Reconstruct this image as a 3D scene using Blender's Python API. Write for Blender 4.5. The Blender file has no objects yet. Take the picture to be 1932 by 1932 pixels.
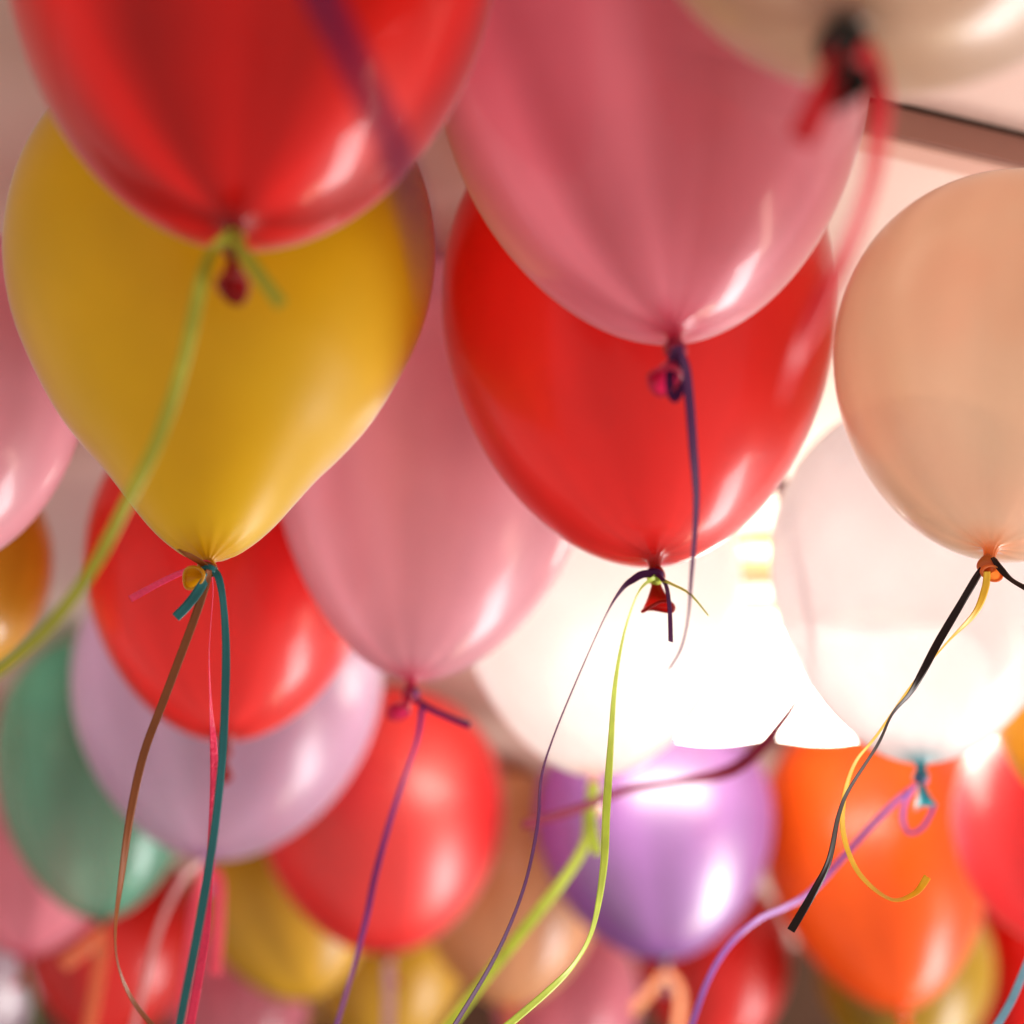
import bpy, bmesh, math, random
from mathutils import Vector, Matrix

random.seed(7)
scene = bpy.context.scene
COL = scene.collection

# ------------------------------------------------------------------ camera
CAM_Z = 1.60
PITCH = math.radians(28.5)
HALF = 0.24                       # tangent of half the field of view
PX = 1932.0                       # pixel units in which positions were measured
cam_data = bpy.data.cameras.new('camera')
cam_data.sensor_fit = 'HORIZONTAL'
cam_data.sensor_width = 24.0
cam_data.lens = 12.0 / HALF
cam_data.clip_start = 0.02
cam_data.clip_end = 200.0
cam_data.dof.use_dof = True
cam_data.dof.focus_distance = 1.46
cam_data.dof.aperture_fstop = 1.5
cam = bpy.data.objects.new('camera', cam_data)
cam.location = (0, 0, CAM_Z)
cam.rotation_euler = (math.radians(90) + PITCH, 0, 0)
COL.objects.link(cam)
scene.camera = cam

# ------------------------------------------------------------------ world, lamps, exposure
world = bpy.data.worlds.new('World')
scene.world = world
world.use_nodes = True
bg = world.node_tree.nodes['Background']
bg.inputs['Color'].default_value = (1.0, 0.87, 0.80, 1)
bg.inputs['Strength'].default_value = 0.92

def area(name, loc, target, sx, sy, energy, color, roll=0.0):
    d = bpy.data.lights.new(name, 'AREA')
    d.shape = 'RECTANGLE'; d.size = sx; d.size_y = sy
    d.energy = energy; d.color = color
    o = bpy.data.objects.new(name, d)
    o.location = loc
    q = (Vector(target) - Vector(loc)).to_track_quat('-Z', 'Y')
    o.rotation_euler = (q.to_matrix() @ Matrix.Rotation(roll, 3, 'Z')).to_euler()
    COL.objects.link(o)
    return o

MID = (0.0, 1.7, CAM_Z + 0.85)
area('window_daylight', (2.55, 2.80, 0.80), MID, 1.9, 0.80, 150, (1.0, 0.94, 0.93))
area('window_daylight_side', (3.1, 1.55, 1.28), MID, 1.6, 0.34, 22, (1.0, 0.76, 0.55))
area('window_daylight_low', (1.85, 3.4, 0.30), MID, 0.9, 0.16, 14, (1.0, 0.82, 0.55))

scene.render.engine = 'CYCLES'
scene.cycles.use_denoising = True
scene.cycles.use_adaptive_sampling = True
scene.cycles.adaptive_threshold = 0.02
try:
    scene.cycles.denoiser = 'OPENIMAGEDENOISE'
except Exception:
    pass
scene.cycles.max_bounces = 8
scene.cycles.diffuse_bounces = 5
scene.cycles.glossy_bounces = 3
scene.cycles.transmission_bounces = 6
scene.cycles.transparent_max_bounces = 14
scene.cycles.sample_clamp_indirect = 6.0
scene.cycles.caustics_reflective = False
scene.cycles.caustics_refractive = False
scene.view_settings.view_transform = 'Standard'
scene.view_settings.look = 'None'
scene.view_settings.gamma = 1.0
scene.view_settings.use_curve_mapping = False
scene.view_settings.exposure = 0.0

# ------------------------------------------------------------------ helpers
CP, SP = math.cos(PITCH), math.sin(PITCH)
RIGHT = Vector((1, 0, 0)); UP = Vector((0, -SP, CP)); FWD = Vector((0, CP, SP))
CAM = Vector((0, 0, CAM_Z))
CEIL = CAM_Z + 1.12

def at(px, py, depth):
    """point seen at a pixel, at a depth along the lens axis"""
    u = (px / PX - 0.5) * 2 * HALF
    v = (0.5 - py / PX) * 2 * HALF
    return CAM + depth * (FWD + u * RIGHT + v * UP)

def on_plane(px, py, z):
    d = at(px, py, 1.0) - CAM
    return CAM + d * ((z - CAM_Z) / d.z)

def tag(o, label=None, cat=None, group=None, kind=None):
    if label: o['label'] = label
    if cat: o['category'] = cat
    if group: o['group'] = group
    if kind: o['kind'] = kind
    return o

def empty(name, loc):
    o = bpy.data.objects.new(name, None)
    o.empty_display_size = 0.05
    o.location = loc
    COL.objects.link(o)
    return o

def mesh_obj(name, verts, faces, mat, parent=None, smooth=True):
    me = bpy.data.meshes.new(name)
    me.from_pydata([tuple(v) for v in verts], [], faces)
    if smooth:
        me.polygons.foreach_set('use_smooth', [True] * len(me.polygons))
    me.update()
    if mat: me.materials.append(mat)
    o = bpy.data.objects.new(name, me)
    COL.objects.link(o)
    if parent: o.parent = parent
    return o

def lathe(profile, n, frame=None, cap_a=False, cap_b=False):
    """profile: list of (r, z); frame: Matrix placing the local z axis"""
    verts, faces = [], []
    for (r, z) in profile:
        for i in range(n):
            a = 2 * math.pi * i / n
            verts.append(Vector((r * math.cos(a), r * math.sin(a), z)))
    m = len(profile)
    for j in range(m - 1):
        for i in range(n):
            k = (i + 1) % n
            faces.append((j * n + i, j * n + k, (j + 1) * n + k, (j + 1) * n + i))
    if cap_a: faces.append(tuple(reversed(range(n))))
    if cap_b: faces.append(tuple((m - 1) * n + i for i in range(n)))
    if frame is not None:
        verts = [frame @ v for v in verts]
    return verts, faces

# ------------------------------------------------------------------ materials
def nt(name):
    m = bpy.data.materials.new(name)
    m.use_nodes = True
    t = m.node_tree
    t.nodes.clear()
    out = t.nodes.new('ShaderNodeOutputMaterial')
    return m, t, out

def rgb(c):
    return (c[0], c[1], c[2], 1)

def latex(name, col, neck_col=None, opacity=0.8, trans=0.5, rough=0.14, sheen=0.60, sheen_rough=0.38, spec=1.40, streak=0.12, tint=None, cloud=None, pearl=0.0):
    """thin stretched rubber: part diffuse, part translucent, part clear, with a glossy skin"""
    m, t, out = nt(name)
    N, Lk = t.nodes, t.links
    neck_col = neck_col or tuple(c * 0.45 for c in col)
    tint = tint or tuple(min(1.0, c ** 0.7) for c in col)
    an = N.new('ShaderNodeAttribute'); an.attribute_name = 'neck'
    am = N.new('ShaderNodeAttribute'); am.attribute_name = 'meridian'
    ns = N.new('ShaderNodeTexNoise'); ns.inputs['Scale'].default_value = 1.0; ns.inputs['Detail'].default_value = 0.8
    Lk.new(am.outputs['Vector'], ns.inputs['Vector'])
    # colour: thicker rubber at the neck is deeper
    mc = N.new('ShaderNodeMix'); mc.data_type = 'RGBA'
    mc.inputs['A'].default_value = rgb(col); mc.inputs['B'].default_value = rgb(neck_col)
    Lk.new(an.outputs['Fac'], mc.inputs['Factor'])
    # uneven density of the rubber in large soft patches
    tc = N.new('ShaderNodeTexCoord')
    oi0 = N.new('ShaderNodeObjectInfo')
    n3 = N.new('ShaderNodeTexNoise'); n3.noise_dimensions = '4D'; n3.inputs['Scale'].default_value = 9.0; n3.inputs['Detail'].default_value = 2.0
    wm = N.new('ShaderNodeMath'); wm.operation = 'MULTIPLY'; wm.inputs[1].default_value = 40.0
    Lk.new(oi0.outputs['Random'], wm.inputs[0]); Lk.new(wm.outputs[0], n3.inputs['W'])
    Lk.new(tc.outputs['Object'], n3.inputs['Vector'])
    mr3 = N.new('ShaderNodeMapRange'); mr3.inputs['From Min'].default_value = 0.36; mr3.inputs['From Max'].default_value = 0.66
    Lk.new(n3.outputs['Fac'], mr3.inputs['Value'])
    m0 = N.new('ShaderNodeMix'); m0.data_type = 'RGBA'
    m0.inputs['A'].default_value = rgb(col); m0.inputs['B'].default_value = rgb(cloud or tuple(c * 0.86 for c in col))
    Lk.new(mr3.outputs['Result'], m0.inputs['Factor']); 
    # lengthwise rubber streaks, with room reflections and refraction put into their colour
    sm = N.new('ShaderNodeMapRange'); sm.inputs['From Min'].default_value = 0.32; sm.inputs['From Max'].default_value = 0.68
    sm.inputs['To Min'].default_value = 1.0 - 1.5 * streak; sm.inputs['To Max'].default_value = 1.0 + 0.8 * streak
    Lk.new(ns.outputs['Fac'], sm.inputs['Value'])
    vm = N.new('ShaderNodeVectorMath'); vm.operation = 'SCALE'
    Lk.new(m0.outputs['Result'], vm.inputs[0]); Lk.new(sm.outputs['Result'], vm.inputs['Scale'])
    cl = N.new('ShaderNodeVectorMath'); cl.operation = 'MINIMUM'; cl.inputs[1].default_value = (0.95, 0.95, 0.95)
    Lk.new(vm.outputs[0], cl.inputs[0]); Lk.new(cl.outputs[0], mc.inputs['A'])
    # opacity
    mr = N.new('ShaderNodeMapRange')
    mr.inputs['From Min'].default_value = 0.3; mr.inputs['From Max'].default_value = 0.7
    mr.inputs['To Min'].default_value = max(0.0, opacity - streak); mr.inputs['To Max'].default_value = min(1.0, opacity + streak)
    Lk.new(ns.outputs['Fac'], mr.inputs['Value'])
    mx = N.new('ShaderNodeMath'); mx.operation = 'MAXIMUM'
    Lk.new(mr.outputs['Result'], mx.inputs[0]); Lk.new(an.outputs['Fac'], mx.inputs[1])
    df = N.new('ShaderNodeBsdfDiffuse'); tl = N.new('ShaderNodeBsdfTranslucent')
    Lk.new(mc.outputs['Result'], df.inputs['Color']); Lk.new(mc.outputs['Result'], tl.inputs['Color'])
    m1 = N.new('ShaderNodeMixShader'); m1.inputs['Fac'].default_value = trans
    Lk.new(df.outputs[0], m1.inputs[1]); Lk.new(tl.outputs[0], m1.inputs[2])
    tp = N.new('ShaderNodeBsdfTransparent'); tp.inputs['Color'].default_value = rgb(tint)
    m2 = N.new('ShaderNodeMixShader')
    Lk.new(mx.outputs[0], m2.inputs['Fac']); Lk.new(tp.outputs[0], m2.inputs[1]); Lk.new(m1.outputs[0], m2.inputs[2])
    # the film is thin: the same reflectance from inside and outside
    ge = N.new('ShaderNodeNewGeometry')
    io = N.new('ShaderNodeMix'); io.inputs['A'].default_value = spec; io.inputs['B'].default_value = 1.0 / spec
    Lk.new(ge.outputs['Backfacing'], io.inputs['Factor'])
    fr = N.new('ShaderNodeFresnel'); Lk.new(io.outputs['Result'], fr.inputs['IOR'])
    g2 = N.new('ShaderNodeBsdfGlossy'); g2.inputs['Roughness'].default_value = sheen_rough
    g1 = N.new('ShaderNodeBsdfGlossy'); g1.inputs['Roughness'].default_value = rough
    oi = N.new('ShaderNodeObjectInfo')
    rv = N.new('ShaderNodeMapRange'); rv.inputs['To Min'].default_value = rough * 0.75; rv.inputs['To Max'].default_value = rough * 1.7
    Lk.new(oi.outputs['Random'], rv.inputs['Value']); Lk.new(rv.outputs['Result'], g1.inputs['Roughness'])
    mg = N.new('ShaderNodeMixShader'); mg.inputs['Fac'].default_value = sheen
    Lk.new(g1.outputs[0], mg.inputs[1]); Lk.new(g2.outputs[0], mg.inputs[2])
    m3 = N.new('ShaderNodeMixShader')
    pm = N.new('ShaderNodeMath'); pm.operation = 'MAXIMUM'; pm.inputs[1].default_value = pearl
    Lk.new(fr.outputs[0], pm.inputs[0]); Lk.new(pm.outputs[0], m3.inputs['Fac']); Lk.new(m2.outputs[0], m3.inputs[1]); Lk.new(mg.outputs[0], m3.inputs[2])
    Lk.new(m3.outputs[0], out.inputs['Surface'])
    return m

def solid(name, col, rough=0.5, spec=0.5, bump=0.0, bscale=200.0, vary=0.0, metal=0.0):
    m, t, out = nt(name)
    N, Lk = t.nodes, t.links
    p = N.new('ShaderNodeBsdfPrincipled')
    p.inputs['Base Color'].default_value = rgb(col)
    p.inputs['Roughness'].default_value = rough
    p.inputs['Specular IOR Level'].default_value = spec
    p.inputs['Metallic'].default_value = metal
    Lk.new(p.outputs[0], out.inputs['Surface'])
    if bump or vary:
        tc = N.new('ShaderNodeTexCoord')
        ns = N.new('ShaderNodeTexNoise'); ns.inputs['Scale'].default_value = bscale; ns.inputs['Detail'].default_value = 4
        Lk.new(tc.outputs['Object'], ns.inputs['Vector'])
        if bump:
            b = N.new('ShaderNodeBump'); b.inputs['Strength'].default_value = bump; b.inputs['Distance'].default_value = 0.002
            Lk.new(ns.outputs['Fac'], b.inputs['Height']); Lk.new(b.outputs[0], p.inputs['Normal'])
        if vary:
            mc = N.new('ShaderNodeMix'); mc.data_type = 'RGBA'
            mc.inputs['A'].default_value = rgb(tuple(c * (1 - vary) for c in col))
            mc.inputs['B'].default_value = rgb(tuple(min(1, c * (1 + vary)) for c in col))
            Lk.new(ns.outputs['Fac'], mc.inputs['Factor']); Lk.new(mc.outputs['Result'], p.inputs['Base Color'])
    return m

def ribbon_mat(name, col, rough=0.32, trans=0.25, bump=0.0, spec=0.28):
    """satin polypropylene gift ribbon, a little light passes through it"""
    m, t, out = nt(name)
    N, Lk = t.nodes, t.links
    p = N.new('ShaderNodeBsdfPrincipled')
    p.inputs['Base Color'].default_value = rgb(col)
    p.inputs['Roughness'].default_value = rough
    p.inputs['Specular IOR Level'].default_value = spec
    tc = N.new('ShaderNodeTexCoord')
    ns = N.new('ShaderNodeTexNoise'); ns.inputs['Scale'].default_value = 90.0; ns.inputs['Detail'].default_value = 2
    Lk.new(tc.outputs['Object'], ns.inputs['Vector'])
    mc = N.new('ShaderNodeMix'); mc.data_type = 'RGBA'
    mc.inputs['A'].default_value = rgb(tuple(c * 0.8 for c in col)); mc.inputs['B'].default_value = rgb(tuple(min(1, c * 1.15) for c in col))
    Lk.new(ns.outputs['Fac'], mc.inputs['Factor']); Lk.new(mc.outputs['Result'], p.inputs['Base Color'])
    if bump:
        b = N.new('ShaderNodeBump'); b.inputs['Strength'].default_value = bump; b.inputs['Distance'].default_value = 0.002
        n2 = N.new('ShaderNodeTexNoise'); n2.inputs['Scale'].default_value = 320.0; n2.inputs['Detail'].default_value = 3
        Lk.new(tc.outputs['Object'], n2.inputs['Vector'])
        Lk.new(n2.outputs['Fac'], b.inputs['Height']); Lk.new(b.outputs[0], p.inputs['Normal'])
    tl = N.new('ShaderNodeBsdfTranslucent'); Lk.new(mc.outputs['Result'], tl.inputs['Color'])
    mx = N.new('ShaderNodeMixShader'); mx.inputs['Fac'].default_value = trans
    Lk.new(p.outputs[0], mx.inputs[1]); Lk.new(tl.outputs[0], mx.inputs[2])
    Lk.new(mx.outputs[0], out.inputs['Surface'])
    return m

L = {
 'red':      latex('red_latex', (0.90, 0.050, 0.044), (0.36, 0.004, 0.003), 0.88, 0.60, spec=1.36),
 'red_pearl': latex('pearly_red_latex', (0.87, 0.040, 0.036), (0.36, 0.004, 0.003), 0.90, 0.50, rough=0.24, sheen=0.6, sheen_rough=0.42, pearl=0.055),
 'red_deep': latex('deep_red_latex', (0.76, 0.010, 0.006), (0.25, 0.003, 0.003), 0.78, 0.48, streak=0.22, spec=1.32),
 'red_far':  latex('matt_red_latex', (0.74, 0.025, 0.02), (0.25, 0.003, 0.003), 0.94, 0.4, rough=0.2),
 'rose':     latex('rose_red_latex', (0.84, 0.085, 0.095), (0.35, 0.01, 0.01), 0.88, 0.5, rough=0.16),
 'pink':     latex('pink_latex', (0.88, 0.32, 0.41), (0.55, 0.015, 0.08), 0.76, 0.60, tint=(0.96, 0.62, 0.68), streak=0.16),
 'pink_pale': latex('pale_pink_latex', (0.92, 0.48, 0.57), (0.62, 0.03, 0.12), 0.78, 0.60, tint=(0.98, 0.72, 0.78), streak=0.14),
 'yellow':   latex('yellow_latex', (0.76, 0.50, 0.004), (0.60, 0.30, 0.003), 0.985, 0.45, rough=0.24, sheen=0.6, sheen_rough=0.45, streak=0.01, spec=1.30),
 'mustard':  latex('mustard_latex', (0.66, 0.38, 0.02), (0.35, 0.18, 0.005), 0.95, 0.35, rough=0.22),
 'olive':    latex('olive_latex', (0.40, 0.25, 0.010), (0.25, 0.12, 0.003), 0.95, 0.3, rough=0.25),
 'amber':    latex('amber_latex', (0.85, 0.50, 0.05), (0.55, 0.18, 0.005), 0.85, 0.5, rough=0.14),
 'peach':    latex('peach_latex', (0.78, 0.63, 0.47), (0.80, 0.24, 0.04), 0.72, 0.58, tint=(0.96, 0.86, 0.74), streak=0.16, cloud=(0.80, 0.53, 0.39)),
 'tan':      latex('tan_orange_latex', (0.70, 0.38, 0.19), (0.70, 0.2, 0.03), 0.80, 0.5, tint=(0.95, 0.75, 0.55), streak=0.16),
 'orange':   latex('orange_latex', (0.82, 0.12, 0.006), (0.75, 0.08, 0.003), 0.93, 0.4, rough=0.16),
 'lavender': latex('lavender_latex', (0.68, 0.48, 0.66), (0.35, 0.15, 0.4), 0.50, 0.55, tint=(0.91, 0.80, 0.91)),
 'purple':   latex('purple_latex', (0.37, 0.14, 0.48), (0.05, 0.012, 0.10), 0.88, 0.4, rough=0.20, sheen=0.6, sheen_rough=0.40, pearl=0.13),
 'green':    latex('green_latex', (0.17, 0.56, 0.42), (0.012, 0.09, 0.04), 0.52, 0.58, tint=(0.74, 0.90, 0.74), rough=0.16, streak=0.2),
 'white':    latex('white_latex', (0.92, 0.90, 0.90), (0.85, 0.55, 0.50), 0.92, 0.80, tint=(0.98, 0.97, 0.97), streak=0.02),
 'white_teal': latex('clear_white_latex', (0.92, 0.88, 0.90), (0.02, 0.35, 0.42), 0.88, 0.78, tint=(0.98, 0.96, 0.97), streak=0.025),
 'smoke':    latex('smoky_clear_latex', (0.64, 0.47, 0.34), (0.008, 0.006, 0.004), 0.60, 0.5, tint=(0.85, 0.74, 0.62), rough=0.10),
 'silver':   latex('silver_lavender_latex', (0.50, 0.40, 0.48), (0.2, 0.12, 0.2), 0.9, 0.3, rough=0.15, spec=1.9),
}

# ------------------------------------------------------------------ ceiling (the setting)
def make_ceiling():
    m, t, out = nt('painted_plaster')
    N, Lk = t.nodes, t.links
    p = N.new('ShaderNodeBsdfPrincipled'); p.inputs['Roughness'].default_value = 0.75
    tc = N.new('ShaderNodeTexCoord')
    ns = N.new('ShaderNodeTexNoise'); ns.inputs['Scale'].default_value = 3.0; ns.inputs['Detail'].default_value = 6
    Lk.new(tc.outputs['Object'], ns.inputs['Vector'])
    mc = N.new('ShaderNodeMix'); mc.data_type = 'RGBA'
    mc.inputs['A'].default_value = (0.54, 0.40, 0.345, 1); mc.inputs['B'].default_value = (0.61, 0.465, 0.405, 1)
    Lk.new(ns.outputs['Fac'], mc.inputs['Factor']); Lk.new(mc.outputs['Result'], p.inputs['Base Color'])
    n2 = N.new('ShaderNodeTexNoise'); n2.inputs['Scale'].default_value = 120; n2.inputs['Detail'].default_value = 4
    Lk.new(tc.outputs['Object'], n2.inputs['Vector'])
    b = N.new('ShaderNodeBump'); b.inputs['Strength'].default_value = 0.25; b.inputs['Distance'].default_value = 0.002
    Lk.new(n2.outputs['Fac'], b.inputs['Height']); Lk.new(b.outputs[0], p.inputs['Normal'])
    Lk.new(p.outputs[0], out.inputs['Surface'])
    x0, x1, y0, y1, z0, z1 = -3.2, 3.2, -1.6, 6.0, CEIL, CEIL + 0.12
    v = [(x0, y0, z0), (x1, y0, z0), (x1, y1, z0), (x0, y1, z0), (x0, y0, z1), (x1, y0, z1), (x1, y1, z1), (x0, y1, z1)]
    f = [(0, 3, 2, 1), (4, 5, 6, 7), (0, 1, 5, 4), (1, 2, 6, 5), (2, 3, 7, 6), (3, 0, 4, 7)]
    c = mesh_obj('ceiling', v, f, m, smooth=False)
    tag(c, 'warm beige painted ceiling above the balloons', 'ceiling', kind='structure')

def prism_between(name, a, b, offs, mat, parent):
    """extrude a polygon of (across, z) offsets from a to b"""
    d = (b - a).normalized()
    side = Vector((-d.y, d.x, 0)).normalized()
    verts = []
    for p in (a, b):
        for (s, z) in offs:
            verts.append(p + side * s + Vector((0, 0, z)))
    n = len(offs)
    faces = [(i, (i + 1) % n, n + (i + 1) % n, n + i) for i in range(n)]
    faces += [tuple(reversed(range(n))), tuple(range(n, 2 * n))]
    return mesh_obj(name, verts, faces, mat, parent, smooth=False)

def make_moulding():
    brown = solid('brown_painted_wood', (0.30, 0.145, 0.11), 0.45, 0.5, vary=0.12, bscale=14)
    dark = solid('dark_shadow_gap', (0.02, 0.012, 0.008), 0.8, 0.2)
    pale = solid('underlit_wood_edge', (0.46, 0.27, 0.21), 0.5, 0.5, vary=0.1, bscale=14)  # paler than the face board: light from below put into the colour
    a = on_plane(1660, 184, CEIL); b = on_plane(1932, 249, CEIL)
    d = (b - a).normalized()
    a2 = a - d * 1.6; b2 = b + d * 1.8
    root = tag(empty('ceiling_moulding', (a2 + b2) / 2), 'brown wooden moulding running across the ceiling at upper right', 'moulding')
    inv = Matrix.Translation(-root.location)
    def P(name, offs, mat):
        o = prism_between(name, inv @ a2, inv @ b2, offs, mat, root)
        return o
    P('shadow_gap', [(0.0, 0.002), (0.0, -0.004), (0.02, -0.004), (0.02, 0.002)], dark)
    P('face_board', [(0.002, -0.004), (0.002, -0.034), (0.008, -0.036), (0.02, -0.036), (0.02, -0.004)], brown)
    P('lower_bead', [(0.0035, -0.0362), (0.006, -0.039), (0.024, -0.039), (0.026, -0.0362)], pale)

def make_wall():
    m = solid('dark_brown_panelling', (0.075, 0.038, 0.020), 0.6, 0.4, bump=0.2, bscale=30, vary=0.3)
    x0, x1, y0, y1, z0, z1 = -3.2, 3.2, 3.65, 3.75, 0.0, CEIL - 0.001
    v = [(x0, y0, z0), (x1, y0, z0), (x1, y1, z0), (x0, y1, z0), (x0, y0, z1), (x1, y0, z1), (x1, y1, z1), (x0, y1, z1)]
    f = [(0, 3, 2, 1), (4, 5, 6, 7), (0, 1, 5, 4), (1, 2, 6, 5), (2, 3, 7, 6), (3, 0, 4, 7)]
    tag(mesh_obj('back_wall', v, f, m, smooth=False), 'dark brown wall behind the farthest balloons', 'wall', kind='structure')

make_ceiling()
make_wall()
make_moulding()

# ------------------------------------------------------------------ ceiling lamp, lit, behind the white balloons
def make_lamp():
    brass = solid('lamp_brass', (0.72, 0.50, 0.26), 0.45, 0.5, metal=1.0)
    m, t, out = nt('lit_opal_glass')
    e = t.nodes.new('ShaderNodeEmission')
    e.inputs['Color'].default_value = (1.0, 0.93, 0.80, 1); e.inputs['Strength'].default_value = 21.0
    t.links.new(e.outputs[0], out.inputs['Surface'])
    c = at(1450, 1290, 2.36)
    drop = CEIL - c.z
    root = tag(empty('ceiling_lamp', (c.x, c.y, CEIL)), 'lit hanging bar lamp with a long frosted glass shade glowing behind the white balloons', 'lamp')
    pr = [(0.0, -0.001), (0.055, -0.001), (0.058, -0.005), (0.052, -0.014), (0.020, -0.022), (0.0, -0.023)]
    v, f = lathe(pr, 48); mesh_obj('canopy', v, f, brass, root)
    zb = -drop + 0.088
    for x in (-0.05, 0.05):
        fr = Matrix.Translation((x, 0, 0))
        v, f = lathe([(0.004, -0.006), (0.004, zb)], 12, fr); mesh_obj('stem', v, f, brass, root)
    fr = Matrix.Translation((-0.24, 0, zb)) @ Matrix.Rotation(math.radians(90), 4, 'Y')
    v, f = lathe([(0.0, 0.0), (0.009, 0.0), (0.010, 0.004), (0.010, 0.476), (0.009, 0.480), (0.0, 0.480)], 20, fr)
    mesh_obj('bar', v, f, brass, root)
    # one blown-glass shade of four merged bubbles
    n = 72
    gp = []
    for q in range(n + 1):
        t = q / n
        x = 0.49 * t
        lobes = 0.056 + 0.007 * abs(math.sin(math.pi * 4 * t)) ** 1.2
        end = min(1.0, math.sqrt(max(0.0, 1 - (max(0.0, abs(x - 0.245) - 0.195) / 0.05) ** 2)))
        gp.append((max(0.0005, lobes * end), x))
    fr = Matrix.Translation((-0.245, 0, -drop)) @ Matrix.Rotation(math.radians(90), 4, 'Y')
    v, f = lathe(gp, 40, fr, True, True); g = mesh_obj('glass_shade', v, f, m, root)
    for k in range(4):
        fr = Matrix.Translation((0.1225 * (k - 1.5), 0, -drop))
        cp = [(0.012, 0.082), (0.021, 0.078), (0.024, 0.066), (0.021, 0.060)]
        v, f = lathe(cp, 24, fr); mesh_obj('collar', v, f, brass, g)
make_lamp()

# ------------------------------------------------------------------ balloons
def body_profile(R, Ln, k, q, n=56):
    pts = []
    for j in range(n + 1):
        th = math.pi * j / n
        s = math.sin(th)
        w = (s ** (1 + q * ((1 + math.cos(th)) / 2) ** 2)) * (1 - k * math.cos(th))
        pts.append((w, Ln * (1 - math.cos(th)) / 2))
    mx = max(p[0] for p in pts)
    return [(R * w / mx, z) for (w, z) in pts]

def catmull(P, n):
    out = []
    m = len(P)
    for i in range(m - 1):
        p0 = P[max(i - 1, 0)]; p1 = P[i]; p2 = P[i + 1]; p3 = P[min(i + 2, m - 1)]
        for s in range(n):
            t = s / n
            out.append([0.5 * ((2 * b) + (-a + c) * t + (2 * a - 5 * b + 4 * c - d) * t * t + (-a + 3 * b - 3 * c + d) * t ** 3)
                        for a, b, c, d in zip(p0, p1, p2, p3)])
    out.append(list(P[-1]))
    return out

PEAR = [(0, 0), (.005, .0165), (.018, .032), (.034, .0455), (.052, .0580), (.075, .0740), (.098, .0920), (.123, .1090), (.16, .1275), (.195, .1405), (.235, .1465),
        (.28, .142), (.32, .125), (.36, .092), (.385, .055), (.395, .022), (.397, 0)]

def pear_profile(R):
    k = R / 0.1465
    return [(max(0.0, r) * k, z * k) for (z, r) in catmull(PEAR, 5)]

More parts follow.
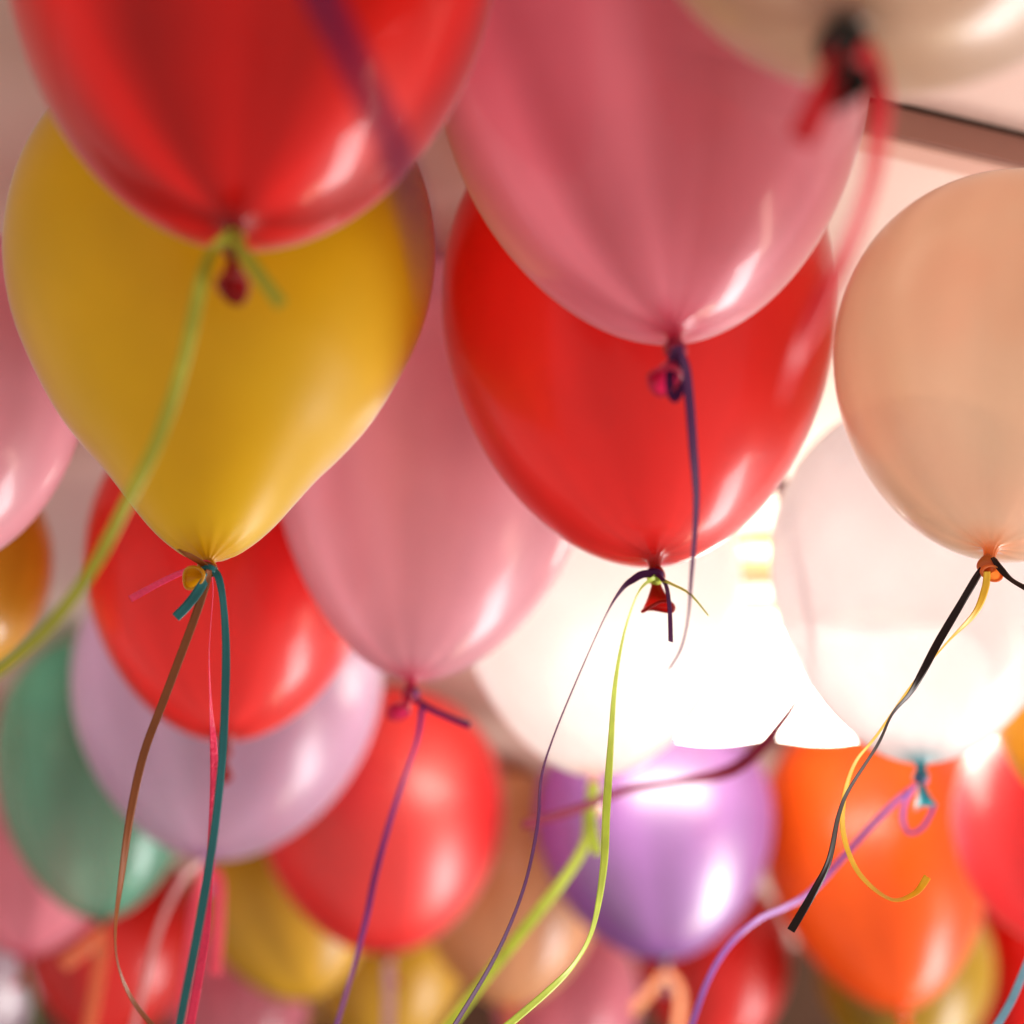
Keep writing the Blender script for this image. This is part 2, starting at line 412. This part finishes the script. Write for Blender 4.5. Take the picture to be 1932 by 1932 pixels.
def make_balloon(label, mat, knot, cx, r, D, lr=1.30, k=0.16, q=0.12, leany=0.0, lip_tilt=(0.1, -0.2), lip=1.0, lip_len=1.0, knot_only=False, group=None, spin=0.0, pear=False, bulb=1.0, knot_mat=None):
    """knot: pixel of the knot; cx: pixel column of the widest girth; r: radius in pixels; D: depth of the knot"""
    K = at(knot[0], knot[1], D)
    Dc = D + 0.09
    R = r * 2 * HALF * Dc / PX
    Ln = 2 * R * lr
    u = (cx / PX - 0.5) * 2 * HALF
    ax = max(-0.6, min(0.6, (u * Dc - K.x) / (0.5 * Ln)))
    axis = Vector((ax, leany, 1)).normalized()
    rot = axis.to_track_quat('Z', 'Y').to_matrix().to_4x4()
    root = empty('balloon', K)
    root.rotation_euler = (rot @ Matrix.Rotation(spin, 4, 'Z')).to_euler()
    tag(root, label, 'balloon', group)
    NS = 96
    NECK = 0.006 if pear else 0.013
    body = body_profile(R, Ln, k, q)
    if pear:
        body = pear_profile(R); Ln = body[-1][1]
    prof = [(0.0040, 0.000), (0.0044, 0.0015), (0.0060, 0.003), (0.0085, 0.0042)] if pear else [(0.0040, 0.000), (0.0042, 0.004), (0.0050, 0.0075), (0.0072, 0.0105)]
    prof += [(rr, z + NECK - 0.002) for (rr, z) in body if rr > 0.0125 or z > Ln / 2]
    prof[-1] = (0.0002, prof[-1][1])
    v, f = lathe(prof, NS, None, cap_b=True)
    # real balloons are never perfectly round
    ph = random.uniform(0, 6.28)
    vv = []
    for p in v:
        a = math.atan2(p.y, p.x)
        near = max(0.0, 1.0 - math.hypot(p.x, p.y) / 0.030) if p.z < 0.03 else 0.0
        s = 1 + 0.05 * near * math.sin(13 * a + ph) + 0.010 * math.sin(2 * a + ph) + 0.005 * math.sin(3 * a + 2 * ph)
        vv.append(Vector((p.x * s, p.y * s, p.z)))
    o = mesh_obj('envelope', vv, f, L[mat], root)
    me = o.data
    me.attributes.new('meridian', 'FLOAT_VECTOR', 'POINT')
    me.attributes.new('neck', 'FLOAT', 'POINT')
    am = me.attributes['meridian']; an = me.attributes['neck']
    seed = random.uniform(0, 50)
    for i, p in enumerate(vv):
        a = math.atan2(p.y, p.x)
        am.data[i].vector = (1.7 * math.cos(a) + seed, 1.7 * math.sin(a), 0.9 * p.z / Ln)
        d = math.hypot(p.x, p.y) + max(0.0, p.z - 0.01) * 0.8
        nk = max(0.0, min(1.0, 1.0 - (d - 0.004) / 0.034)) ** 1.6
        # the far pole of a balloon stretches less, so its rubber stays a little denser
        pole = max(0.0, min(1.0, (p.z / prof[-1][1] - 0.80) / 0.20))
        an.data[i].value = max(nk, 0.45 * pole * pole * (3 - 2 * pole))
    # the knot: a rolled ring of rubber, then the flared lip
    kn = []
    for j in range(13):
        t = j / 12.0
        kn.append((0.0030 + 0.0048 * bulb * math.sin(math.pi * t) ** 0.7, 0.001 + (bulb - 1) * 0.006 - 0.0105 * (1 + (bulb - 1) * 1.4) * t))
    v, f = lathe(kn, 28, None, True, True)
    v = [Vector((p.x * (1 + 0.10 * math.sin(2 * math.atan2(p.y, p.x) + ph)), p.y * 0.92, p.z + 0.0012 * math.sin(3 * math.atan2(p.y, p.x)))) for p in v]
    ko = mesh_obj('knot', v, f, knot_mat or L[mat], root)
    setneck(ko)
    ll = 0.020 * lip_len
    lp = []
    for j in range(10):
        t = j / 9.0
        lp.append((0.0028 + (0.0078 * lip) * t ** 1.4, -ll * t))
    rr, zz = lp[-1]
    for j in range(1, 9):                     # rolled rim
        a = math.pi * 1.5 * j / 8
        lp.append((rr + 0.0013 * math.sin(a), zz - 0.0013 * (1 - math.cos(a))))
    ld = root.rotation_euler.to_matrix().inverted() @ Vector((lip_tilt[0], lip_tilt[1], -1)).normalized()
    fr = Matrix.Translation((0, 0, -0.0085)) @ (-ld).to_track_quat('Z', 'Y').to_matrix().to_4x4() @ Matrix.Diagonal((1.0, 0.66, 1.0, 1.0))
    v, f = lathe(lp, 36, None)
    v = [fr @ Vector((p.x, p.y, p.z * (1 + 0.10 * math.sin(2 * math.atan2(p.y, p.x) + ph)))) for p in v]
    lo = mesh_obj('lip', v, f, knot_mat or L[mat], root)
    setneck(lo)
    return root

def setneck(o):
    n = len(o.data.vertices)
    an = o.data.attributes.new('neck', 'FLOAT', 'POINT')
    an.data.foreach_set('value', [1.0] * n)
    am = o.data.attributes.new('meridian', 'FLOAT_VECTOR', 'POINT')

BLACK_RUBBER = solid('black_rubber', (0.010, 0.008, 0.006), 0.55, 0.25)

B = [
 # near row
 dict(label='glossy red balloon with lime ribbon, largest and nearest at upper left', mat='red_deep', knot=(441, 452), cx=474, r=472, D=1.11, lr=1.30, k=0.12, q=0.05, lip_tilt=(0.05, 0.0), lip=1.2, lip_len=1.0),
 dict(label='big matt yellow pear-shaped balloon with brown and teal ribbons', mat='yellow', pear=True, knot=(392, 1062), cx=408, r=408, D=1.44, lr=1.42, k=0.26, q=0.45, lip_tilt=(-1.3, -1.2), lip=1.0, lip_len=0.6),
 dict(label='glossy pink balloon tied with purple ribbon, in front at top centre', mat='pink', knot=(1273, 648), cx=1236, r=415, D=1.27, lr=1.34, k=0.16, q=0.1, lip_tilt=(-0.42, -0.25), lip=1.25, lip_len=1.05),
 dict(label='bright red balloon hanging just below the front pink balloon', mat='red', knot=(1236, 1075), cx=1210, r=378, D=1.54, lr=1.30, k=0.15, q=0.06, lip_tilt=(0.05, 0.1), lip=1.1),
 dict(label='smoky clear balloon with black knot and red ribbon, top right corner', mat='smoke', knot_mat=BLACK_RUBBER, knot=(1592, 70), cx=1745, r=630, leany=0.11, D=0.93, lr=1.25, k=0.14, q=0.05, lip_tilt=(0.1, 0.0), lip=1.3, bulb=2.0),
 dict(label='translucent peach orange balloon with black and yellow ribbons at right edge', mat='peach', knot=(1866, 1056), cx=1905, r=350, D=1.47, lr=1.07, k=0.14, q=0.08, lip_tilt=(0.2, -1.2), lip=0.6, lip_len=0.35, bulb=1.15),
 # middle row
 dict(label='pale pink balloon in the centre between the yellow and red ones', mat='pink_pale', knot=(775, 1300), cx=815, r=313, D=1.80, lr=1.36, k=0.2, q=0.12, lip_tilt=(-0.5, -0.6), lip=1.0),
 dict(label='red balloon directly behind the tip of the yellow balloon', mat='red', knot=(424, 1410), cx=435, r=275, D=1.985, lr=1.22, k=0.12, q=0.08, lip_tilt=(0.1, 0.0), lip=0.9),
 dict(label='see-through lavender balloon behind the red one at lower left', mat='lavender', knot=(388, 1634), cx=425, r=290, D=2.26, lr=1.08, k=0.14, q=0.06),
 dict(label='blown-out white balloon in the centre lit from behind by the lamp', mat='white', knot=(1120, 1478), cx=1128, r=268, D=2.03, lr=1.22, k=0.16, q=0.08),
 dict(label='clear white balloon with teal knot and mauve curled ribbon, at right', mat='white_teal', knot=(1737, 1456), cx=1735, r=286, D=1.82, lr=1.26, k=0.16, q=0.12, lip_tilt=(0.1, 0.1)),
 dict(label='glossy pink balloon cut off by the left edge', mat='pink_pale', knot=(-112, 1085), cx=-108, r=278, D=1.62, lr=1.25, k=0.14),
 dict(label='amber yellow balloon at the left edge below the pink one', mat='amber', knot=(-72, 1300), cx=-75, r=192, D=2.02, lr=1.15, k=0.14),
 # back rows
 dict(label='dark green balloon with orange ribbon at lower left', mat='green', knot=(192, 1750), cx=188, r=196, D=2.50, lr=1.42, k=0.16, q=0.1),
 dict(label='round red balloon with bright top at lower centre', mat='red_pearl', knot=(735, 1812), cx=722, r=236, D=2.62, lr=1.08, k=0.14, q=0.05),
 dict(label='purple balloon with a white glare on top', mat='purple', knot=(1255, 1826), cx=1236, r=224, D=2.60, lr=1.08, k=0.16, q=0.1),
 dict(label='bright orange balloon at lower right', mat='orange', knot=(1706, 1922), cx=1660, r=214, D=2.68, lr=1.36, k=0.16, q=0.12),
 dict(label='rose red balloon cut off by the right edge beside the orange one', mat='rose', knot=(1985, 1800), cx=1975, r=190, D=2.22, lr=1.15, k=0.14),
 dict(label='amber balloon at the right edge above the rose red one', mat='amber', knot=(2040, 1560), cx=2030, r=175, D=1.95, lr=1.2, k=0.14),
 dict(label='dusty pink balloon behind the green one at the left edge', mat='pink', knot=(42, 1818), cx=62, r=200, D=2.72, lr=1.18, k=0.14),
 dict(label='red balloon behind the knot of the green one, bottom left', mat='red_far', knot=(190, 1985), cx=215, r=165, D=3.02, lr=1.15, k=0.14),
 dict(label='mustard yellow balloon between the lavender and round red ones', mat='mustard', knot=(590, 1900), cx=545, r=172, D=2.86, lr=1.2, k=0.16),
 dict(label='yellow balloon under the round red one at the bottom', mat='mustard', knot=(725, 2010), cx=735, r=150, D=3.10, lr=1.2, k=0.14),
 dict(label='tan orange balloon between the round red and purple ones', mat='tan', knot=(965, 1915), cx=962, r=180, D=2.88, lr=1.25, k=0.14),
 dict(label='red balloon with soft pink glare behind the purple one', mat='red_far', knot=(1340, 2010), cx=1345, r=142, D=3.06, lr=1.2, k=0.14),
 dict(label='olive yellow balloon behind the bottom of the orange one', mat='olive', knot=(1700, 2040), cx=1700, r=165, D=2.98, lr=1.1, k=0.14),
 dict(label='deep red balloon in the bottom right corner', mat='red_deep', knot=(1935, 2010), cx=1930, r=140, D=3.12, lr=1.25, k=0.14),
 dict(label='silver lavender balloon in the bottom left corner', mat='silver', knot=(-20, 1990), cx=-25, r=115, D=3.35, lr=1.2, k=0.14),
 dict(label='mauve pink balloon at the bottom, left of the mustard one', mat='pink', knot=(455, 2075), cx=455, r=135, D=3.35, lr=1.2, k=0.14),
 dict(label='dusky pink balloon at the bottom edge below the tan one', mat='pink', knot=(1060, 2075), cx=1070, r=135, D=3.40, lr=1.2, k=0.14),
]
for b in B:
    make_balloon(**b)

# ------------------------------------------------------------------ ribbons
def strip(name, pts, d0, d1, width, mat, parent, origin, n=10, curl=0.10, flip=1, side0=None):
    """a ribbon band: pts = (px, py, share of the width that faces the lens); depth runs d0 to d1"""
    lens = [0.0]
    for a, b in zip(pts, pts[1:]):
        lens.append(lens[-1] + math.hypot(b[0] - a[0], b[1] - a[1]))
    P = []
    for p, l in zip(pts, lens):
        w = at(p[0], p[1], d0 + (d1 - d0) * l / lens[-1] + (p[3] if len(p) > 3 else 0.0))
        P.append((w.x, w.y, w.z, math.acos(max(0.0, min(1.0, p[2])))))
    S = catmull(P, n)
    C = [Vector(s[:3]) for s in S]
    T = 0.00022
    verts, faces = [], []
    for i, c in enumerate(C):
        tg = (C[min(i + 1, len(C) - 1)] - C[max(i - 1, 0)]).normalized()
        vw = (CAM - c).normalized()
        side = tg.cross(vw)
        side = side.normalized() if side.length > 1e-6 else Vector((1, 0, 0))
        nr = side.cross(tg).normalized()
        a = S[i][3] * flip
        w = side * math.cos(a) + nr * math.sin(a)
        u = -side * math.sin(a) + nr * math.cos(a)
        h = width / 2
        for sgn in (1, -1):
            for xx in (-1, -0.5, 0, 0.5, 1):
                x = xx * sgn
                verts.append(c + w * (x * h) + u * (T * sgn * 0.5 + curl * h * (x * x)) - origin)
    for i in range(len(C) - 1):
        for j in range(10):
            k = (j + 1) % 10
            faces.append((i * 10 + j, i * 10 + k, (i + 1) * 10 + k, (i + 1) * 10 + j))
    faces.append(tuple(reversed(range(10))))
    faces.append(tuple((len(C) - 1) * 10 + j for j in range(10)))
    o = mesh_obj(name, verts, faces, mat, parent)
    return o

def wrap(parent, mat, origin, c, r=0.0062, h=0.005, tilt=0.2):
    """turns of ribbon pulled tight round the neck"""
    pr = [(r * 0.80, 0.5 * h), (r * 0.98, 0.38 * h), (r, 0.1 * h), (r * 0.95, 0.0), (r * 1.02, -0.15 * h), (r * 0.97, -0.4 * h), (r * 0.78, -0.5 * h)]
    fr = Matrix.Translation(c - origin) @ Matrix.Rotation(tilt, 4, 'Y')
    v, f = lathe(pr, 24, fr)
    return mesh_obj('knot_wrap', v, f, mat, parent)

RM = {
 'plum': ribbon_mat('plum_ribbon', (0.26, 0.02, 0.06), 0.5, 0.35),
 'lime': ribbon_mat('lime_ribbon', (0.36, 0.37, 0.03), 0.4),
 'limebright': ribbon_mat('bright_lime_ribbon', (0.64, 0.77, 0.14), 0.35, 0.5),
 'purple': ribbon_mat('purple_ribbon', (0.058, 0.007, 0.058), 0.5, 0.15, spec=0.12),
 'violet': ribbon_mat('violet_ribbon', (0.12, 0.020, 0.16), 0.5, 0.2, spec=0.12),
 'mauve': ribbon_mat('mauve_ribbon', (0.42, 0.17, 0.60), 0.25, 0.3),
 'brown': ribbon_mat('brown_ribbon', (0.20, 0.055, 0.010), 0.35, 0.15),
 'teal': ribbon_mat('teal_ribbon', (0.012, 0.125, 0.135), 0.30, 0.12),
 'hot': ribbon_mat('hot_pink_ribbon', (0.80, 0.05, 0.14), 0.28, 0.3, bump=0.8),
 'neon': ribbon_mat('neon_pink_ribbon', (0.95, 0.19, 0.29), 0.4, 0.45),
 'palepink': ribbon_mat('pale_pink_ribbon', (0.78, 0.50, 0.52), 0.3, 0.35),
 'coral': ribbon_mat('coral_ribbon', (0.85, 0.26, 0.12), 0.4, 0.35),
 'peach': ribbon_mat('peach_ribbon', (0.80, 0.36, 0.18), 0.35, 0.3),
 'black': ribbon_mat('black_ribbon', (0.012, 0.004, 0.003), 0.35, 0.02, spec=0.15),
 'gold': ribbon_mat('golden_yellow_ribbon', (0.80, 0.53, 0.04), 0.35, 0.4),
 'red': ribbon_mat('red_ribbon', (0.62, 0.008, 0.016), 0.4, 0.35),
 'cyan': ribbon_mat('pale_blue_ribbon', (0.25, 0.52, 0.66), 0.3, 0.3),
 'sage': ribbon_mat('sage_green_ribbon', (0.22, 0.32, 0.16), 0.4, 0.3),
 'dusk': ribbon_mat('dusky_mauve_ribbon', (0.42, 0.24, 0.27), 0.4, 0.3),
}

def ribbon(label, mat, knot, dk, bands, width=0.0052, tie=True, wrap_r=0.0062, group=None):
    """bands: list of (part name, points, d0, d1[, flip])"""
    o0 = at(knot[0], knot[1], dk)
    root = tag(empty('ribbon', o0), label, 'ribbon', group)
    for b in bands:
        strip(b[0], b[1], b[2], b[3], b[5] if len(b) > 5 else width, RM[mat], root, o0, flip=b[4] if len(b) > 4 else 1)
    if tie:
        wrap(root, RM[mat], o0, o0, r=wrap_r)
    return root

ribbon('lime green ribbon tied to the large upper left red balloon', 'lime', (440, 450), 1.110, [
 ('streamer', [(436, 449, 0.9), (408, 462, 0.7), (386, 505, 0.8), (369, 580, 1), (344, 690, 0.95), (300, 825, 1), (243, 940, 0.95), (175, 1070, 1), (92, 1182, 1), (0, 1262, 1), (-70, 1310, 1)], 1.095, 1.140, 1, 0.0068),
 ('tail', [(438, 448, 0.8), (462, 482, 0.95), (496, 528, 1), (532, 576, 1)], 1.095, 1.080, 1, 0.0068)])
ribbon('blurred dark purple ribbon crossing in front of the upper left red balloon', 'purple', (585, -40), 0.75, [
 ('streamer', [(560, -110, 1), (600, -20, 1), (650, 80, 1), (697, 180, 1), (737, 262, 0.95), (768, 360, 0.75), (795, 470, 0.45), (812, 580, 0.1)], 0.75, 0.80)], width=0.0085, tie=False)
ribbon('brown ribbon hanging from the yellow balloon in a long curve', 'brown', (393, 1072), 1.435, [
 ('streamer', [(394, 1075, 0.7), (386, 1110, 0.95), (362, 1180, 1), (310, 1318, 1), (272, 1420, 1), (247, 1530, 0.95), (229, 1650, 0.7), (217, 1750, 0.35), (222, 1820, 0.25), (250, 1888, 0.5), (300, 1950, 0.6)], 1.425, 1.40, 1, 0.0056),
 ('tail', [(393, 1072, 0.7), (375, 1058, 0.8), (356, 1047, 0.7), (338, 1036, 0.2)], 1.43, 1.415, 1, 0.0050)])
ribbon('teal ribbon hanging from the yellow balloon, with a short cut end', 'teal', (394, 1076), 1.432, [
 ('streamer', [(398, 1072, 0.7), (412, 1090, 0.9), (421, 1140, 0.8), (426, 1220, 0.95), (425, 1310, 1), (419, 1430, 0.95), (405, 1560, 0.95), (387, 1680, 1), (368, 1785, 1), (335, 1950, 1)], 1.43, 1.34, 1, 0.0056),
 ('tail', [(392, 1085, 0.6), (372, 1118, 1), (352, 1144, 1), (331, 1165, 1)], 1.425, 1.41, 1, 0.0066)], wrap_r=0.0058)
ribbon('hot pink ribbon partly hidden behind the teal one under the yellow balloon', 'hot', (390, 1068), 1.436, [
 ('streamer', [(398, 1078, 0.15), (401, 1120, 0.07), (394, 1230, 0.07), (397, 1330, 0.3), (402, 1400, 0.75), (404, 1470, 0.95), (401, 1560, 0.95), (393, 1680, 1), (386, 1780, 1), (356, 1950, 1)], 1.445, 1.37, 1, 0.0058),
 ('tail', [(356, 1074, 0.7), (322, 1089, 0.85), (285, 1108, 0.9), (246, 1130, 1)], 1.45, 1.50, 1, 0.0050)], wrap_r=0.0050)
ribbon('purple ribbon with a bow loop under the front pink balloon', 'purple', (1275, 657), 1.268, [
 ('streamer', [(1276, 655, 0.7), (1292, 690, 0.9), (1300, 750, 0.95), (1307, 840, 0.9), (1313, 930, 0.7), (1310, 1010, 0.5), (1304, 1080, 0.4), (1298, 1160, 0.2), (1285, 1220, 0.2), (1262, 1262, 0.15)], 1.26, 1.36, 1, 0.0060),
 ('loop', [(1274, 655, 0.6), (1266, 690, 0.95), (1264, 725, 1), (1272, 752, 0.9), (1284, 735, 0.8), (1280, 690, 0.7), (1276, 660, 0.5)], 1.255, 1.25, 1, 0.0056)])
ribbon('dark purple ribbon tied to the bright red balloon, ending in a thin thread', 'purple', (1236, 1084), 1.527, [
 ('streamer', [(1238, 1083, 0.9), (1215, 1083, 1), (1196, 1092, 0.9), (1172, 1112, 0.5), (1140, 1165, 0.15), (1080, 1300, 0.16), (1040, 1400, 0.2), (1020, 1470, 0.3), (1013, 1560, 0.4), (986, 1680, 0.38), (932, 1808, 0.45), (850, 1945, 0.55)], 1.520, 1.470, 1, 0.0056),
 ('tail', [(1240, 1084, 0.6), (1256, 1105, 0.55), (1263, 1150, 0.6), (1265, 1211, 0.65)], 1.520, 1.500, 1, 0.0050)])
ribbon('lime ribbon curving down from the bright red balloon in front of the white one', 'limebright', (1236, 1092), 1.526, [
 ('streamer', [(1236, 1088, 0.6), (1205, 1115, 0.2), (1178, 1190, 0.25), (1160, 1290, 0.5), (1152, 1400, 0.75), (1144, 1530, 1), (1138, 1640, 0.9), (1118, 1750, 0.55), (1085, 1815, 0.5), (1035, 1868, 0.8), (945, 1945, 0.9)], 1.520, 1.430, 1, 0.0056),
 ('tail', [(1238, 1090, 0.5), (1266, 1102, 0.35), (1302, 1122, 0.3), (1336, 1162, 0.15)], 1.520, 1.510, 1, 0.0050)], wrap_r=0.0056)
ribbon('violet ribbon under the pale pink centre balloon with a straight cut end', 'violet', (778, 1308), 1.797, [
 ('streamer', [(796, 1335, 0.9), (788, 1390, 0.7), (770, 1445, 0.55), (738, 1540, 0.8), (708, 1650, 0.95), (690, 1735, 0.85), (662, 1840, 0.6), (630, 1950, 0.6)], 1.780, 1.700),
 ('tail', [(780, 1318, 0.7), (812, 1338, 1), (850, 1355, 1), (887, 1369, 1)], 1.785, 1.760)])
ribbon('bright lime ribbon trailing from the blown-out white balloon to the bottom', 'limebright', (1120, 1484), 1.998, [
 ('streamer', [(1118, 1484, 0.8), (1110, 1530, 0.9), (1104, 1590, 0.9), (1062, 1660, 0.9), (982, 1762, 1), (912, 1850, 1), (835, 1950, 1)], 1.99, 1.82, 1, 0.0105),
 ('tail', [(1122, 1486, 0.8), (1116, 1525, 0.9), (1118, 1570, 1), (1128, 1612, 1)], 1.98, 1.96, 1, 0.0100)])
ribbon('black ribbon twisting down from the peach balloon', 'black', (1866, 1062), 1.468, [
 ('streamer', [(1852, 1072, 0.6), (1838, 1096, 0.9), (1812, 1140, 0.9), (1770, 1212, 1), (1740, 1268, 0.9), (1716, 1308, 0.55), (1682, 1348, 0.3), (1655, 1405, 0.35), (1602, 1488, 0.4), (1581, 1540, 0.5), (1564, 1622, 0.7), (1535, 1682, 0.9), (1492, 1756, 1)], 1.46, 1.46, 1, 0.0056),
 ('tail', [(1872, 1052, 0.5), (1888, 1074, 0.9), (1910, 1096, 0.6), (1950, 1118, 0.8)], 1.46, 1.45, 1, 0.0050)])
ribbon('golden yellow ribbon curling up at its end beside the black one', 'gold', (1866, 1070), 1.467, [
 ('streamer', [(1862, 1078, 0.8), (1858, 1112, 0.95), (1838, 1158, 0.7), (1786, 1212, 0.2), (1725, 1285, 0.25), (1655, 1385, 0.3), (1612, 1440, 0.45), (1591, 1510, 0.6), (1592, 1580, 0.65), (1622, 1650, 0.6), (1680, 1697, 0.4), (1726, 1686, 0.7), (1750, 1654, 1)], 1.455, 1.50, 1, 0.0054)], wrap_r=0.0056)
ribbon('mauve ribbon from the teal knotted white balloon, with a small curl', 'mauve', (1737, 1470), 1.818, [
 ('streamer', [(1724, 1484, 0.7), (1690, 1512, 0.9), (1640, 1562, 1), (1590, 1618, 1), (1530, 1682, 0.9), (1480, 1712, 0.8), (1430, 1735, 0.8), (1376, 1782, 0.9), (1334, 1852, 0.9), (1300, 1950, 1)], 1.81, 1.66),
 ('curl', [(1728, 1480, 0.6), (1708, 1512, 0.7), (1703, 1548, 0.75), (1716, 1572, 0.6), (1742, 1560, 0.7), (1764, 1520, 0.6)], 1.80, 1.77)])
ribbon('blurred red ribbon tied to the smoky clear balloon at top right', 'red', (1600, 92), 0.925, [
 ('streamer', [(1620, 92, 0.9), (1640, 118, 1), (1656, 180, 1), (1655, 262, 0.8), (1640, 350, 0.65), (1600, 460, 0.7), (1545, 575, 0.9), (1500, 680, 0.6), (1474, 760, 0.2)], 0.915, 1.02, 1, 0.0110),
 ('tail', [(1588, 92, 0.7), (1568, 140, 1), (1545, 190, 1), (1508, 268, 1)], 0.92, 0.90, 1, 0.0105)], wrap_r=0.0075)
ribbon('dark plum blurred ribbon drooping across the bright gap between the two white balloons', 'plum', (1445, 780), 2.04, [
 ('streamer', [(1440, 760, 0.8), (1466, 880, 0.9), (1488, 990, 1), (1514, 1110, 0.9), (1530, 1200, 0.6), (1518, 1290, 0.6), (1465, 1375, 1), (1390, 1448, 1), (1290, 1472, 0.5), (1180, 1490, 0.6), (1090, 1525, 0.7), (985, 1556, 0.6)], 2.05, 1.92, 1, 0.0120)], tie=False)
ribbon('pale pink blurred ribbon under the lavender balloon', 'palepink', (388, 1640), 2.248, [
 ('streamer', [(384, 1625, 0.9), (352, 1650, 0.9), (322, 1700, 1), (296, 1765, 1), (275, 1850, 1), (250, 1950, 1)], 2.230, 2.110)], width=0.0060)
ribbon('neon pink ribbon with two cut ends hanging under the lavender balloon', 'neon', (390, 1645), 2.247, [
 ('streamer', [(392, 1640, 0.8), (374, 1690, 1), (362, 1770, 1), (352, 1850, 1), (342, 1950, 1)], 2.22, 1.98),
 ('tail', [(394, 1640, 0.8), (411, 1662, 1), (411, 1740, 1), (405, 1840, 1)], 2.20, 2.05)], width=0.0130)
ribbon('coral ribbon hanging from the green balloon', 'coral', (192, 1757), 2.447, [
 ('streamer', [(194, 1762, 1), (192, 1790, 1), (182, 1860, 1), (165, 1955, 1)], 2.430, 2.300),
 ('tail', [(188, 1764, 0.8), (165, 1785, 1), (118, 1822, 1)], 2.430, 2.410)], width=0.0150)
ribbon('sage green ribbon at the bottom left corner under the dusty pink balloon', 'sage', (42, 1825), 2.717, [
 ('streamer', [(44, 1828, 1), (58, 1870, 1), (72, 1950, 1)], 2.70, 2.6)], width=0.0085)
ribbon('peach ribbon with two blunt ends below the purple balloon', 'peach', (1255, 1834), 2.597, [
 ('streamer', [(1256, 1836, 0.8), (1276, 1856, 1), (1284, 1895, 1), (1276, 1955, 1)], 2.570, 2.520),
 ('tail', [(1252, 1838, 0.8), (1230, 1868, 1), (1192, 1910, 1)], 2.570, 2.550)], width=0.0110)
ribbon('dusky mauve ribbon hanging under the round red balloon', 'dusk', (735, 1820), 2.587, [
 ('streamer', [(732, 1824, 1), (734, 1880, 1), (732, 1955, 1)], 2.570, 2.510)], width=0.0130)
ribbon('pale blue ribbon end in the bottom right corner', 'cyan', (1985, 1700), 1.62, [
 ('streamer', [(1970, 1730, 1), (1940, 1810, 0.9), (1908, 1888, 1), (1868, 1955, 1)], 1.62, 1.58)], width=0.0060, tie=False)
